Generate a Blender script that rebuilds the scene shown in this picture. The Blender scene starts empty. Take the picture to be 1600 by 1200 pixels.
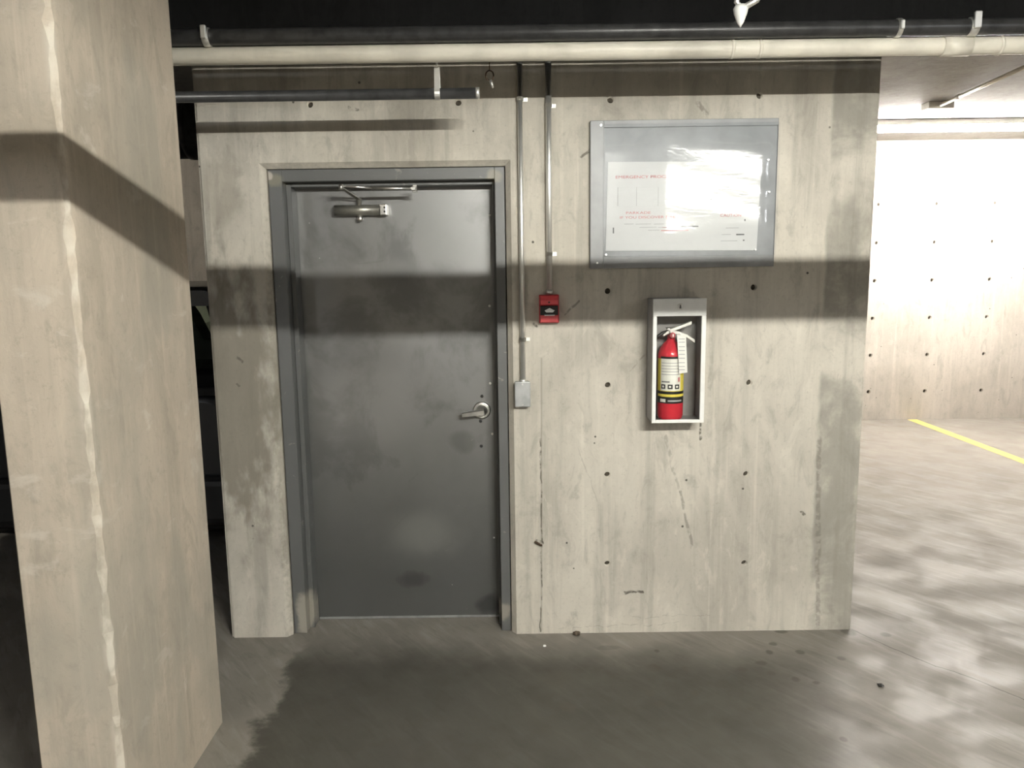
import bpy, bmesh, math, random
from mathutils import Vector, Matrix
random.seed(7)
scene = bpy.context.scene
COL = scene.collection

# ------------------------------------------------------------------ camera
CAM = Vector((0.0, -3.341, 1.67))
FPX = 1200.0
_p, _r = math.radians(8.53), math.radians(0.78)
FWD = Vector((0, math.cos(_p), -math.sin(_p)))
_R0 = Vector((1, 0, 0)); _U0 = _R0.cross(FWD)
RGT = _R0 * math.cos(_r) - _U0 * math.sin(_r)
UPV = _U0 * math.cos(_r) + _R0 * math.sin(_r)
cd = bpy.data.cameras.new('camera'); cam = bpy.data.objects.new('camera', cd); COL.objects.link(cam)
cd.sensor_fit = 'HORIZONTAL'; cd.sensor_width = 36.0; cd.lens = 36.0 * FPX / 1600.0
cd.clip_start = 0.02; cd.clip_end = 100
m = Matrix.Identity(4)
for i in range(3):
    m[i][0] = RGT[i]; m[i][1] = UPV[i]; m[i][2] = -FWD[i]; m[i][3] = CAM[i]
cam.matrix_world = m
scene.camera = cam

# ------------------------------------------------------------------ world and exposure
w = bpy.data.worlds.new('world'); scene.world = w; w.use_nodes = True
w.node_tree.nodes['Background'].inputs[0].default_value = (0.8, 0.85, 0.9, 1)
w.node_tree.nodes['Background'].inputs[1].default_value = 0.02
scene.view_settings.view_transform = 'Standard'
scene.view_settings.look = 'None'
scene.view_settings.exposure = 1.78
scene.view_settings.gamma = 1.0
scene.view_settings.use_curve_mapping = False

NEAR_TUBE = (480.0, (1.0, 0.985, 0.905))     # emission strength, colour
BACK_TUBE = (130.0, (1.0, 0.95, 0.90))
FAR_TUBE = (30.0, (1.0, 0.93, 0.82))
FILL_TUBE = (80.0, (0.93, 0.96, 1.0))

# ------------------------------------------------------------------ pixel helpers
def ray(px, py):
    return FWD + RGT * ((px - 800) / FPX) + UPV * ((600 - py) / FPX)
def at(px, py, Y=0.0):            # point of the plane y = Y (parallel to the door wall)
    d = ray(px, py); return CAM + d * ((Y - CAM.y) / d.y)
def fl(px, py, Z=0.0):            # point of the plane z = Z (floor, ceiling)
    d = ray(px, py); return CAM + d * ((Z - CAM.z) / d.z)

# ------------------------------------------------------------------ shader helper
class X:
    """a scalar socket with arithmetic"""
    def __init__(s, t, k): s.t, s.k = t, k
    def op(s, o, other=None, third=None, clamp=False):
        n = s.t.nodes.new('ShaderNodeMath'); n.operation = o; n.use_clamp = clamp
        s.t.links.new(s.k, n.inputs[0])
        for i, v in ((1, other), (2, third)):
            if v is None: continue
            if isinstance(v, X): s.t.links.new(v.k, n.inputs[i])
            else: n.inputs[i].default_value = v
        return X(s.t, n.outputs[0])
    def __add__(s, o): return s.op('ADD', o)
    def __sub__(s, o): return s.op('SUBTRACT', o)
    def __mul__(s, o): return s.op('MULTIPLY', o)
    def __truediv__(s, o): return s.op('DIVIDE', o)
    def mx(s, o): return s.op('MAXIMUM', o)
    def mn(s, o): return s.op('MINIMUM', o)
    def ramp(s, a, b, c=0.0, d=1.0, smooth=True):
        n = s.t.nodes.new('ShaderNodeMapRange'); n.clamp = True
        if smooth: n.interpolation_type = 'SMOOTHSTEP'
        s.t.links.new(s.k, n.inputs[0])
        for i, v in enumerate((a, b, c, d)): n.inputs[i + 1].default_value = v
        return X(s.t, n.outputs[0])

class Mat:
    def __init__(s, name, rough=0.7, metal=0.0, spec=0.4, origin=None):
        s.m = bpy.data.materials.new(name); s.m.use_nodes = True
        s.t = s.m.node_tree; s.b = s.t.nodes['Principled BSDF']
        s.b.inputs['Roughness'].default_value = rough; s.b.inputs['Metallic'].default_value = metal
        s.b.inputs['Specular IOR Level'].default_value = spec
        tc = s.t.nodes.new('ShaderNodeTexCoord'); s.co = tc.outputs['Object']
        if origin:
            va = s.t.nodes.new('ShaderNodeVectorMath'); va.operation = 'ADD'; va.inputs[1].default_value = origin
            s.t.links.new(s.co, va.inputs[0]); s.co = va.outputs[0]
        sp = s.t.nodes.new('ShaderNodeSeparateXYZ'); s.t.links.new(s.co, sp.inputs[0])
        s.x, s.y, s.z = (X(s.t, sp.outputs[i]) for i in range(3))
        s.col = None; s.h = None
    def noise(s, scale=1.0, vec=(1, 1, 1), detail=4, rough=0.55, dist=0.0, off=(0, 0, 0), rot=0.0):
        mp = s.t.nodes.new('ShaderNodeMapping'); s.t.links.new(s.co, mp.inputs[0])
        mp.inputs['Scale'].default_value = vec; mp.inputs['Location'].default_value = off; mp.inputs['Rotation'].default_value = (0, 0, rot)
        n = s.t.nodes.new('ShaderNodeTexNoise'); s.t.links.new(mp.outputs[0], n.inputs['Vector'])
        n.inputs['Scale'].default_value = scale; n.inputs['Detail'].default_value = detail
        n.inputs['Roughness'].default_value = rough; n.inputs['Distortion'].default_value = dist
        return X(s.t, n.outputs[0])
    def voronoi(s, scale=1.0, vec=(1, 1, 1)):
        mp = s.t.nodes.new('ShaderNodeMapping'); s.t.links.new(s.co, mp.inputs[0]); mp.inputs['Scale'].default_value = vec
        n = s.t.nodes.new('ShaderNodeTexVoronoi'); s.t.links.new(mp.outputs[0], n.inputs['Vector'])
        n.inputs['Scale'].default_value = scale
        return X(s.t, n.outputs['Distance'])
    def base(s, c): 
        n = s.t.nodes.new('ShaderNodeRGB'); n.outputs[0].default_value = (*c, 1); s.col = n.outputs[0]; return s
    def mix(s, fac, c):
        n = s.t.nodes.new('ShaderNodeMix'); n.data_type = 'RGBA'; n.blend_type = 'MIX'
        if isinstance(fac, X): s.t.links.new(fac.k, n.inputs[0])
        else: n.inputs[0].default_value = fac
        s.t.links.new(s.col, n.inputs[6]); n.inputs[7].default_value = (*c, 1)
        s.col = n.outputs[2]; return s
    def ellipse(s, u, v, cu, cv, ru, rv, wob=None):
        d = ((u - cu) / ru).op('POWER', 2.0) + ((v - cv) / rv).op('POWER', 2.0)
        d = d.op('SQRT')
        if wob is not None: d = d + wob
        return d
    def seg(s, u, v, a, b):         # distance to the segment a-b in the (u, v) plane
        dx, dy = b[0] - a[0], b[1] - a[1]; L = dx * dx + dy * dy
        t = (((u - a[0]) * dx + (v - a[1]) * dy) / L).mx(0.0).mn(1.0)
        ex = u - a[0] - t * dx; ey = v - a[1] - t * dy
        return (ex * ex + ey * ey).op('SQRT')
    def bump(s, h, strength=0.3, dist=0.01):
        n = s.t.nodes.new('ShaderNodeBump'); n.inputs['Strength'].default_value = strength
        n.inputs['Distance'].default_value = dist; s.t.links.new(h.k, n.inputs['Height'])
        s.t.links.new(n.outputs[0], s.b.inputs['Normal']); return s
    def rough(s, x): s.t.links.new(x.k, s.b.inputs['Roughness']); return s
    def done(s):
        if s.col is not None: s.t.links.new(s.col, s.b.inputs['Base Color'])
        return s.m

def plain(name, c, rough=0.6, metal=0.0, spec=0.4, var=0.12, scale=25, bump=0.0):
    q = Mat(name, rough, metal, spec).base(c)
    q.mix(q.noise(scale, detail=3).ramp(0.35, 0.7, 0, 1), tuple(v * (1 - var * 2) for v in c))
    if bump: q.bump(q.noise(scale * 3), bump, 0.003)
    return q.done()

def emitter(name, c, strength):
    mt = bpy.data.materials.new(name); mt.use_nodes = True; b = mt.node_tree.nodes['Principled BSDF']
    b.inputs['Base Color'].default_value = (0.9, 0.9, 0.9, 1)
    b.inputs['Emission Color'].default_value = (*c, 1); b.inputs['Emission Strength'].default_value = strength
    return mt

def concrete(name, light, dark, marks=None, seed=0.0, streak=0.55, pit=True):
    q = Mat(name, 0.82, 0, 0.3).base(light)
    blot = q.noise(1.7, (1, 1, 0.6), 5, 0.6, 0.3, (seed, seed, seed))
    q.mix(blot.ramp(0.40, 0.66) * 0.75, dark)
    st = q.noise(1.0, (9, 9, 0.55), 5, 0.65, 0.15, (seed + 3, 0, 1))
    q.mix(st.ramp(0.48, 0.70) * streak, tuple(v * 0.80 for v in dark))
    st2 = q.noise(1.0, (30, 30, 0.9), 3, 0.6, 0, (seed + 9, 2, 1))
    q.mix(st2.ramp(0.52, 0.75) * 0.45, tuple(min(1, v * 1.18) for v in light))
    mot = q.noise(11, (1, 1, 0.45), 6, 0.72, 0.6, (seed, 7, 3))
    q.mix(mot.ramp(0.50, 0.68) * 0.42, tuple(v * 0.72 for v in dark))
    q.mix(mot.ramp(0.34, 0.46, 1, 0) * 0.30, tuple(min(1, v * 1.2) for v in light))
    fine = q.noise(55, (1, 1, 1), 5, 0.75)
    q.mix(fine.ramp(0.52, 0.75) * 0.42, tuple(v * 0.7 for v in dark))
    h = fine * 0.25 + mot * 0.6
    if pit:
        v = q.voronoi(9.0); gate = q.noise(2.6, off=(seed + 4, 5, 1)).ramp(0.47, 0.53)
        pits = v.ramp(0.035, 0.06, 1, 0) * gate
        q.mix(pits, tuple(c * 0.28 for c in dark)); h = h - pits * 0.8
    if marks: h = marks(q, h) or h
    q.bump(h, 0.35, 0.006)
    return q.done()

# ------------------------------------------------------------------ geometry helpers
def box(bm, lo, hi, bev=0.0, seg=1):
    lo, hi = Vector(lo), Vector(hi)
    r = bmesh.ops.create_cube(bm, size=1.0); vs = r['verts']
    for v in vs:
        v.co = Vector([lo[i] + (v.co[i] + 0.5) * (hi[i] - lo[i]) for i in range(3)])
    if bev > 0:
        es = {e for v in vs for e in v.link_edges}
        bmesh.ops.bevel(bm, geom=list(es), offset=bev, segments=seg, affect='EDGES', profile=0.5)
def cyl(bm, a, b, r, n=16, r2=None):
    a, b = Vector(a), Vector(b); d = b - a; L = d.length
    q = Vector((0, 0, 1)).rotation_difference(d)
    M = Matrix.Translation((a + b) / 2) @ q.to_matrix().to_4x4()
    rr = bmesh.ops.create_cone(bm, cap_ends=True, segments=n, radius1=r, radius2=r if r2 is None else r2, depth=L, matrix=M)
    for v in rr['verts']:
        for f in v.link_faces:
            if len(f.verts) == 4: f.smooth = True
def tube(bm, pts, r, n=10, cap=True):
    pts = [Vector(p) for p in pts]; rings = []
    up = None
    for i, p in enumerate(pts):
        t = (pts[min(i + 1, len(pts) - 1)] - pts[max(i - 1, 0)]).normalized()
        if up is None: up = t.orthogonal().normalized()
        up = (up - t * up.dot(t)).normalized(); s = t.cross(up)
        rad = r[i] if isinstance(r, (list, tuple)) else r
        rings.append([bm.verts.new(p + (up * math.cos(k * 2 * math.pi / n) + s * math.sin(k * 2 * math.pi / n)) * rad) for k in range(n)])
    for A, B in zip(rings, rings[1:]):
        for k in range(n):
            f = bm.faces.new((A[k], A[(k + 1) % n], B[(k + 1) % n], B[k])); f.smooth = True
    if cap:
        bm.faces.new(rings[0][::-1]); bm.faces.new(rings[-1])
def lathe(bm, prof, c=(0, 0, 0), n=32, axis='Z', a0=0.0, a1=2 * math.pi, cap=True):
    c = Vector(c); closed = abs(a1 - a0 - 2 * math.pi) < 1e-6; rings = []
    m_ = n if closed else n + 1
    for r, h in prof:
        ring = []
        for k in range(m_):
            a = a0 + (a1 - a0) * k / n
            if axis == 'Z': p = Vector((r * math.cos(a), r * math.sin(a), h))
            else: p = Vector((r * math.cos(a), h, r * math.sin(a)))
            ring.append(bm.verts.new(c + p))
        rings.append(ring)
    for A, B in zip(rings, rings[1:]):
        for k in range(m_ if closed else m_ - 1):
            f = bm.faces.new((A[k], A[(k + 1) % m_], B[(k + 1) % m_], B[k])); f.smooth = True
    if cap and closed:
        for R_ in (rings[0][::-1], rings[-1]):
            try: bm.faces.new(R_)
            except ValueError: pass
def prism(bm, poly, axis, lo, hi):          # polygon of 2-D points extruded along an axis
    def P(u, v, d): return {'Y': (u, d, v), 'X': (d, u, v), 'Z': (u, v, d)}[axis]
    A = [bm.verts.new(P(u, v, lo)) for u, v in poly]; B = [bm.verts.new(P(u, v, hi)) for u, v in poly]
    bm.faces.new(A[::-1]); bm.faces.new(B)
    for i in range(len(A)): bm.faces.new((A[i], A[(i + 1) % len(A)], B[(i + 1) % len(B)], B[i]))

def wpos(o):
    p = Vector((0, 0, 0))
    while o is not None: p += o.location; o = o.parent
    return p
def obj(name, bm, mat, parent=None, loc=None):
    """world-space bmesh -> one mesh object, its origin at loc (or at its parent's origin)"""
    bmesh.ops.recalc_face_normals(bm, faces=bm.faces[:])
    base = wpos(parent)
    off = Vector(loc) if loc is not None else base
    if off.length > 0: bmesh.ops.translate(bm, verts=bm.verts[:], vec=-off)
    me = bpy.data.meshes.new(name); bm.to_mesh(me); bm.free()
    o = bpy.data.objects.new(name, me); COL.objects.link(o); o.parent = parent
    o.location = off - base
    me.materials.append(mat)
    return o
def empty(name, loc):
    o = bpy.data.objects.new(name, None); COL.objects.link(o); o.location = loc; o.empty_display_size = 0.1
    return o
def tag(o, label=None, cat=None, group=None, kind=None):
    for k, v in (('label', label), ('category', cat), ('group', group), ('kind', kind)):
        if v: o[k] = v
    return o
def B(): return bmesh.new()
def bx(name, lo, hi, mat, parent=None, bev=0.0, seg=1, loc=None):
    bm = B(); box(bm, lo, hi, bev, seg); return obj(name, bm, mat, parent, loc)
def cy(name, a, b, r, mat, parent=None, n=16, r2=None, loc=None):
    bm = B(); cyl(bm, a, b, r, n, r2); return obj(name, bm, mat, parent, loc)
def dup(o, parent, loc):
    c = o.copy(); COL.objects.link(c); c.parent = parent; c.location = loc; return c
def text_mesh(name, s, size, mat, parent, pos, bold=0.0, width=None):
    """flat lettering facing -y"""
    cu = bpy.data.curves.new(name, 'FONT'); cu.body = s; cu.size = size; cu.offset = bold
    t = bpy.data.objects.new(name, cu); COL.objects.link(t)
    dg = bpy.context.evaluated_depsgraph_get(); me = bpy.data.meshes.new_from_object(t.evaluated_get(dg))
    bpy.data.objects.remove(t)
    xs = [v.co.x for v in me.vertices]
    if width and xs: 
        k = width / (max(xs) - min(xs)); me.transform(Matrix.Diagonal((k, 1, 1, 1)))
    me.transform(Matrix.Rotation(math.radians(90), 4, 'X'))
    o = bpy.data.objects.new(name, me); COL.objects.link(o); o.parent = parent
    o.location = Vector(pos) - wpos(parent); me.materials.clear(); me.materials.append(mat)
    return o

# ------------------------------------------------------------------ materials
LIGHT_C, DARK_C = (0.555, 0.52, 0.45), (0.365, 0.34, 0.292)

def wall_marks(q, h):
    wob = q.noise(14, (1, 1, 0.5), 3); w2 = q.noise(40, detail=3)
    u, v = q.x + (wob - 0.5) * 0.03, q.z + (wob - 0.5) * 0.05
    dk = (0.16, 0.145, 0.115); vd = (0.06, 0.052, 0.04)
    # darker board strip at the free end of the wall
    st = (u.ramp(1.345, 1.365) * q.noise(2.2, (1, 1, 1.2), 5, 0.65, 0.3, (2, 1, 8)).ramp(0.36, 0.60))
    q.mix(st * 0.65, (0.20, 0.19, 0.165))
    # dirt left of the door frame, worn light lower down
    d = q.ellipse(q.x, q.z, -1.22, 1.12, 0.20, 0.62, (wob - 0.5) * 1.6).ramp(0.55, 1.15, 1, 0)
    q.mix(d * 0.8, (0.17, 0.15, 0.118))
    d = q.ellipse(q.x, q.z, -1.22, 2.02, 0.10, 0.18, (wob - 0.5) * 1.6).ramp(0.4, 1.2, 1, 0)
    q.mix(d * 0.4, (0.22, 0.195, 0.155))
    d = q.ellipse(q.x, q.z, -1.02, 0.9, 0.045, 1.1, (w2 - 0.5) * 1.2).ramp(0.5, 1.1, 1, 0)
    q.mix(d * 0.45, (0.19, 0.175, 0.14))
    # joint between pours beside the conduit, lower half
    def px(a, b): 
        A, C = at(*a), at(*b); return (A.x, A.z), (C.x, C.z)
    lines = [((845, 685), (846, 985), .0035, .75), ((1040, 682), (1062, 770), .006, .3), ((1062, 770), (1082, 855), .007, .42),
             ((1096, 660), (1095, 686), .005, .8), ((905, 700), (935, 790), .003, .2), ((1280, 690), (1277, 980), .012, .35),
             ((1112, 480), (1108, 680), .010, .12), ((975, 926), (1005, 924), .007, .85), ((838, 846), (846, 851), .008, .9),
             ((1252, 800), (1255, 806), .007, .8), ((985, 965), (1110, 960), .002, .22), ((865, 982), (1060, 974), .002, .25),
             ((545, 168), (560, 170), .006, .6), ((1015, 545), (985, 580), .004, .3), ((835, 505), (842, 512), .006, .8),
             ((925, 235), (908, 245), .006, .7), ((1090, 160), (1105, 176), .010, .45), ((1180, 320), (1176, 360), .004, .4),
             ((878, 495), (905, 470), .005, .5), ((370, 560), (378, 566), .006, .6), ((370, 600), (374, 604), .004, .5)]
    brk = q.noise(30, (1, 1, 1), 2).ramp(0.38, 0.55)
    for a, b, wd, k in lines:
        A, C = px(a, b); dd = q.seg(u, v, A, C)
        q.mix(dd.ramp(wd * 0.5, wd * 1.3, 1, 0) * brk * k, vd)
    A, C = px((846, 560), (846, 985)); g = q.seg(q.x, q.z, A, C).ramp(0.001, 0.006, 1, 0)
    q.mix(g * 0.35, dk)
    return h

def pillar_marks(q, h):
    wob = q.noise(8, (1, 1, 1), 3)
    d = q.ellipse(q.z, q.z, 0.0, 0.0, 0.35, 0.35, (wob - 0.5) * 1.2).ramp(0.8, 1.3, 1, 0)
    q.mix(d * 0.2, (0.30, 0.27, 0.21))
    sm = q.noise(7, (1.0, 1.0, 1.6), 5, 0.6, 0.5, (3, 1, 4)).ramp(0.60, 0.72)
    q.mix(sm * 0.45, (0.66, 0.62, 0.54))
    gr = q.noise(2.4, (1, 1, 0.5), 4, 0.6, 0.4, (8, 1, 2)).ramp(0.46, 0.66)
    q.mix(gr * 0.5, (0.33, 0.315, 0.265))
    ed = (q.x + 1.105).op('ABSOLUTE').ramp(0.0, 0.030, 1, 0) * (q.y + 1.372).op('ABSOLUTE').ramp(0.0, 0.030, 1, 0)
    q.mix(ed * q.noise(18, (1, 1, 0.5), 4).ramp(0.42, 0.6) * 0.7, (0.70, 0.66, 0.57))
    return h

def floor_marks(q, h):
    wob = q.noise(5, detail=5, rough=0.65) - 0.5; w2 = q.noise(16, detail=4) - 0.5
    # trowel sweeps
    def streaks(along, across, ang, off):
        c, s_ = math.cos(ang), math.sin(ang)
        cx = q.t.nodes.new('ShaderNodeCombineXYZ')
        for i, v in enumerate(((q.x * c + q.y * s_) * along, (q.y * c - q.x * s_) * across + off)): q.t.links.new(v.k, cx.inputs[i])
        n = q.t.nodes.new('ShaderNodeTexNoise'); n.inputs['Scale'].default_value = 1; n.inputs['Detail'].default_value = 6
        n.inputs['Roughness'].default_value = 0.68; n.inputs['Distortion'].default_value = 0.35
        q.t.links.new(cx.outputs[0], n.inputs['Vector']); return X(q.t, n.outputs[0])
    q.mix(streaks(2.6, 17.0, -0.95, 0).ramp(0.46, 0.68) * 0.45, (0.34, 0.315, 0.28))
    q.mix(streaks(4.0, 24.0, -0.85, 7).ramp(0.52, 0.66) * 0.40, (0.14, 0.128, 0.108))
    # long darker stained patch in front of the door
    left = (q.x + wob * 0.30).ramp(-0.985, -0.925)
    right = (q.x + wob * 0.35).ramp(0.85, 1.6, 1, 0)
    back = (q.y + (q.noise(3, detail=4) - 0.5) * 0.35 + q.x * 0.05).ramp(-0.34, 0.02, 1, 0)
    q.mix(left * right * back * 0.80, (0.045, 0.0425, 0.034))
    # dark drips
    for px_, py_, rx, ry in [(886, 1104, 14, 9), (1015, 1083, 9, 6), (1087, 1083, 9, 6), (1072, 1046, 8, 6), (1022, 1043, 14, 7), (1190, 1036, 11, 4),
                     (1202, 1019, 7, 4), (1250, 1019, 8, 4), (1207, 1006, 7, 3), (1243, 1061, 8, 5), (1276, 1067, 8, 4), (1173, 1108, 7, 4),
                     (1325, 987, 13, 7), (1384, 992, 9, 4), (1376, 1071, 5, 4), (1315, 1029, 9, 4), (1222, 987, 12, 3), (1026, 1017, 5, 3),
                     (1160, 1046, 10, 4), (1318, 1155, 7, 5), (870, 1060, 30, 14), (950, 1012, 22, 4), (1030, 1100, 12, 5), (1205, 1052, 8, 4)]:
        c = fl(px_, py_); e = fl(px_ + rx, py_); f_ = fl(px_, py_ - ry)
        dd = q.ellipse(q.x, q.y, c.x, c.y, abs(e.x - c.x), abs(f_.y - c.y), w2 * 1.2).ramp(0.55, 1.1, 1, 0)
        q.mix(dd * (0.75 if rx < 20 else 0.4), (0.085, 0.075, 0.06))
    # crack running off from the corner of the wall
    pts = [(1332, 984), (1392, 1012), (1440, 1032), (1462, 1041), (1490, 1049), (1530, 1064), (1600, 1093), (1760, 1160)]
    for a, b in zip(pts, pts[1:]):
        A, C = fl(*a), fl(*b)
        g = q.seg(q.x + w2 * 0.012, q.y + w2 * 0.012, (A.x, A.y), (C.x, C.y)).ramp(0.0015, 0.0045, 1, 0)
        q.mix(g * 0.85, (0.05, 0.04, 0.03))
    return h

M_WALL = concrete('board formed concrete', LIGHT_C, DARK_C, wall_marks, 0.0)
M_PILLAR = concrete('pillar concrete', (0.53, 0.46, 0.37), (0.41, 0.36, 0.29), pillar_marks, 5.0, 0.35, pit=False)
M_BACK = concrete('back wall concrete', (0.52, 0.48, 0.42), (0.40, 0.37, 0.32), None, 11.0, 0.4)
M_CEIL = concrete('ceiling concrete', (0.34, 0.325, 0.30), (0.24, 0.225, 0.205), None, 17.0, 0.2, pit=False)
M_BEAM = concrete('near-black beam concrete', (0.014, 0.014, 0.014), (0.009, 0.009, 0.009), None, 23.0, 0.2, pit=False)  # near-black base colour over the whole beam
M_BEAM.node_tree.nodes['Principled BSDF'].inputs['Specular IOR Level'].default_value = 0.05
def floor_mat():
    q = Mat('worn floor concrete', 0.62, 0, 0.35).base((0.235, 0.215, 0.188))
    q.mix(q.noise(0.9, detail=6, rough=0.62, dist=0.4).ramp(0.38, 0.64) * 0.42, (0.16, 0.147, 0.126))
    q.mix(q.noise(6, detail=5, rough=0.65).ramp(0.46, 0.75) * 0.35, (0.22, 0.20, 0.165))
    fine = q.noise(70, detail=3, rough=0.7); q.mix(fine.ramp(0.5, 0.8) * 0.25, (0.2, 0.18, 0.15))
    h = fine * 0.2 + q.noise(10, detail=4) * 0.5
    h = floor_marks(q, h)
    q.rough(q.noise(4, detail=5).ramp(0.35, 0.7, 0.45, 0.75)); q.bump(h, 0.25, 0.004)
    return q.done()
M_FLOOR = floor_mat()
M_PLUG = plain('grout plug', (0.09, 0.078, 0.06), 0.9, var=0.25, scale=60, bump=0.3)

DOOR_O = (-.535, .035, 0)
def door_paint():
    q = Mat('scuffed grey door paint', 0.5, 0.0, 1.0, DOOR_O).base((0.078, 0.077, 0.074))
    q.mix(q.noise(2.3, (1, 1, 0.8), 5, 0.6, 0.3).ramp(0.42, 0.70) * 0.75, (0.05, 0.052, 0.05))
    q.mix(q.noise(1.1, (1, 1, 1), 3, 0.5, 0, (3, 3, 1)).ramp(0.45, 0.75) * 0.4, (0.115, 0.112, 0.105))
    w_ = q.noise(6, detail=4) - 0.5
    dirt = [q.noise(3.1, (1, 1, 0.8), 5, 0.62, 0.4, (6, 1, 2)).ramp(0.46, 0.66) * 0.45]
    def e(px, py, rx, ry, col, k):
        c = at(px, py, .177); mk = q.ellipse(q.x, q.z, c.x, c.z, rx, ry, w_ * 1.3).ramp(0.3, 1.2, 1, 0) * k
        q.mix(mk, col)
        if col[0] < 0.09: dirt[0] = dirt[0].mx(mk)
    g_ = (q.z + w_ * 0.35).ramp(0.15, 1.25, 1, 0)      # leaf gets darker and duller towards the bottom
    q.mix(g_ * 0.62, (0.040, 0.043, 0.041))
    q.b.inputs['IOR'].default_value = 2.0
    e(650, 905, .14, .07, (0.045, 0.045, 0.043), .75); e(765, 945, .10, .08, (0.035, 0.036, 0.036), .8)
    e(660, 835, .20, .13, (0.15, 0.15, 0.14), .55); e(600, 415, .18, .05, (0.23, 0.225, 0.215), .3)
    e(560, 640, .3, .2, (0.19, 0.185, 0.175), .35); e(470, 640, .06, .9, (0.06, 0.062, 0.06), .5)
    e(725, 690, .08, .07, (0.08, 0.08, 0.075), .5)
    sc = q.noise(26, (1, 1, 1.6), 4, 0.7, 1.2).ramp(0.66, 0.73) * q.noise(3.2, off=(1, 7, 2)).ramp(0.5, 0.6)
    q.mix(sc * 0.55, (0.33, 0.325, 0.31))
    sp = q.voronoi(9).ramp(0.02, 0.035, 1, 0) * q.noise(4, off=(5, 2, 2)).ramp(0.52, 0.56)
    q.mix(sp * 0.7, (0.42, 0.41, 0.39))
    for a, b in [((560, 412), (600, 405)), ((480, 398), (545, 372)), ((515, 560), (520, 562)), ((640, 470), (648, 455)), ((598, 842), (640, 800)), ((524, 415), (530, 402))]:
        A, C = at(*a, .177), at(*b, .177)
        q.mix(q.seg(q.x + w_ * .04, q.z + w_ * .04, (A.x, A.z), (C.x, C.z)).ramp(.002, .006, 1, 0) * .4, (0.06, 0.06, 0.055))
    dirt[0] = dirt[0].mx(g_ * 0.45).mx(sc * 0.8)
    q.t.links.new((dirt[0] * -0.95 + 1.0).k, q.b.inputs['Specular IOR Level'])
    q.rough(q.noise(5, detail=3).ramp(0.35, 0.7, 0.40, 0.46)); q.bump(q.noise(40, detail=3), 0.06, 0.003)
    return q.done()
def frame_paint():
    q = Mat('grey frame paint', 0.48, 0.0, 0.9, DOOR_O).base((0.10, 0.102, 0.10))
    q.mix(q.noise(4, (1, 1, 0.7), 5).ramp(0.4, 0.7) * 0.7, (0.085, 0.088, 0.085))
    w_ = q.noise(12, detail=4) - 0.5
    def e(px, py, rx, rz, col, k):
        c = at(px, py, .035); q.mix(q.ellipse(q.x, q.z, c.x, c.z, rx, rz, w_ * 1.5).ramp(0.45, 1.0, 1, 0) * k, col)
    e(430, 283, .05, .035, (0.20, 0.19, 0.14), .8); e(772, 275, .04, .035, (0.21, 0.195, 0.15), .8); e(420, 275, .02, .02, (0.45, 0.40, 0.35), .8)
    e(785, 955, .05, .05, (0.36, 0.33, 0.27), .6); e(476, 960, .05, .12, (0.38, 0.35, 0.29), .7)
    q.mix(q.noise(24, detail=4, dist=1).ramp(0.66, 0.72) * 0.5, (0.34, 0.32, 0.28))
    q.bump(q.noise(50, detail=3), 0.08, 0.003)
    return q.done()
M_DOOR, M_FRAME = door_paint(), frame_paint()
M_STEEL = plain('satin steel', (0.82, 0.81, 0.78), 0.34, 1.0, var=0.1)
M_GALV = plain('galvanised conduit', (0.88, 0.87, 0.83), 0.40, 0.85, var=0.05, scale=12)
M_CLOSER = plain('closer aluminium paint', (0.34, 0.33, 0.29), 0.38, 0.7, var=0.1)
M_DSCREW = plain('dark screw', (0.06, 0.06, 0.06), 0.5, 0.6)
M_BRIGHT = plain('bright screw head', (0.85, 0.84, 0.80), 0.35, 0.3)
M_ZINC = plain('zinc box', (0.50, 0.51, 0.51), 0.42, 0.7, var=0.12, scale=18)
M_WPIPE = plain('off white painted pipe', (0.72, 0.68, 0.58), 0.42, var=0.08, scale=9, bump=0.04)
M_BPIPE = plain('black steel pipe', (0.055, 0.055, 0.055), 0.35, 0.2, var=0.2)
M_RED = plain('alarm red', (0.52, 0.035, 0.045), 0.38, var=0.08)
M_REDL = plain('faded alarm red', (0.72, 0.10, 0.11), 0.42, var=0.05)
M_BLACK = plain('black plastic', (0.018, 0.018, 0.016), 0.4)
M_WHITE = plain('white print', (0.85, 0.85, 0.82), 0.5, var=0.02)
M_CABW = plain('white enamel', (0.76, 0.76, 0.73), 0.35, var=0.03)
M_CABI = plain('grey cabinet steel', (0.30, 0.29, 0.285), 0.45, var=0.06)
M_EXT = plain('extinguisher red', (0.62, 0.030, 0.050), 0.25, var=0.04)
M_LABEL = plain('label paper', (0.74, 0.73, 0.68), 0.5, var=0.03)
M_YELLOW = plain('label yellow', (0.80, 0.66, 0.10), 0.5, var=0.03)
M_YLINE = plain('yellow road paint', (0.74, 0.57, 0.17), 0.6, var=0.12, scale=30)
M_BOARD = plain('grey painted board', (0.30, 0.305, 0.31), 0.42, var=0.10, scale=8, bump=0.1)
M_INK_R = plain('faded red ink', (0.56, 0.20, 0.20), 0.7, var=0.05)
M_INK_G = plain('faded grey ink', (0.40, 0.40, 0.40), 0.7, var=0.05)
M_INK_K = plain('dark ink', (0.16, 0.16, 0.16), 0.7)
M_STONE = plain('brown stone', (0.13, 0.10, 0.07), 0.9, var=0.3, scale=80, bump=0.4)
M_RUST = plain('rusty wire', (0.10, 0.065, 0.04), 0.8, var=0.3, scale=80)
M_TRIMC = plain('fixture white', (0.75, 0.75, 0.72), 0.4, var=0.03)

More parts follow.
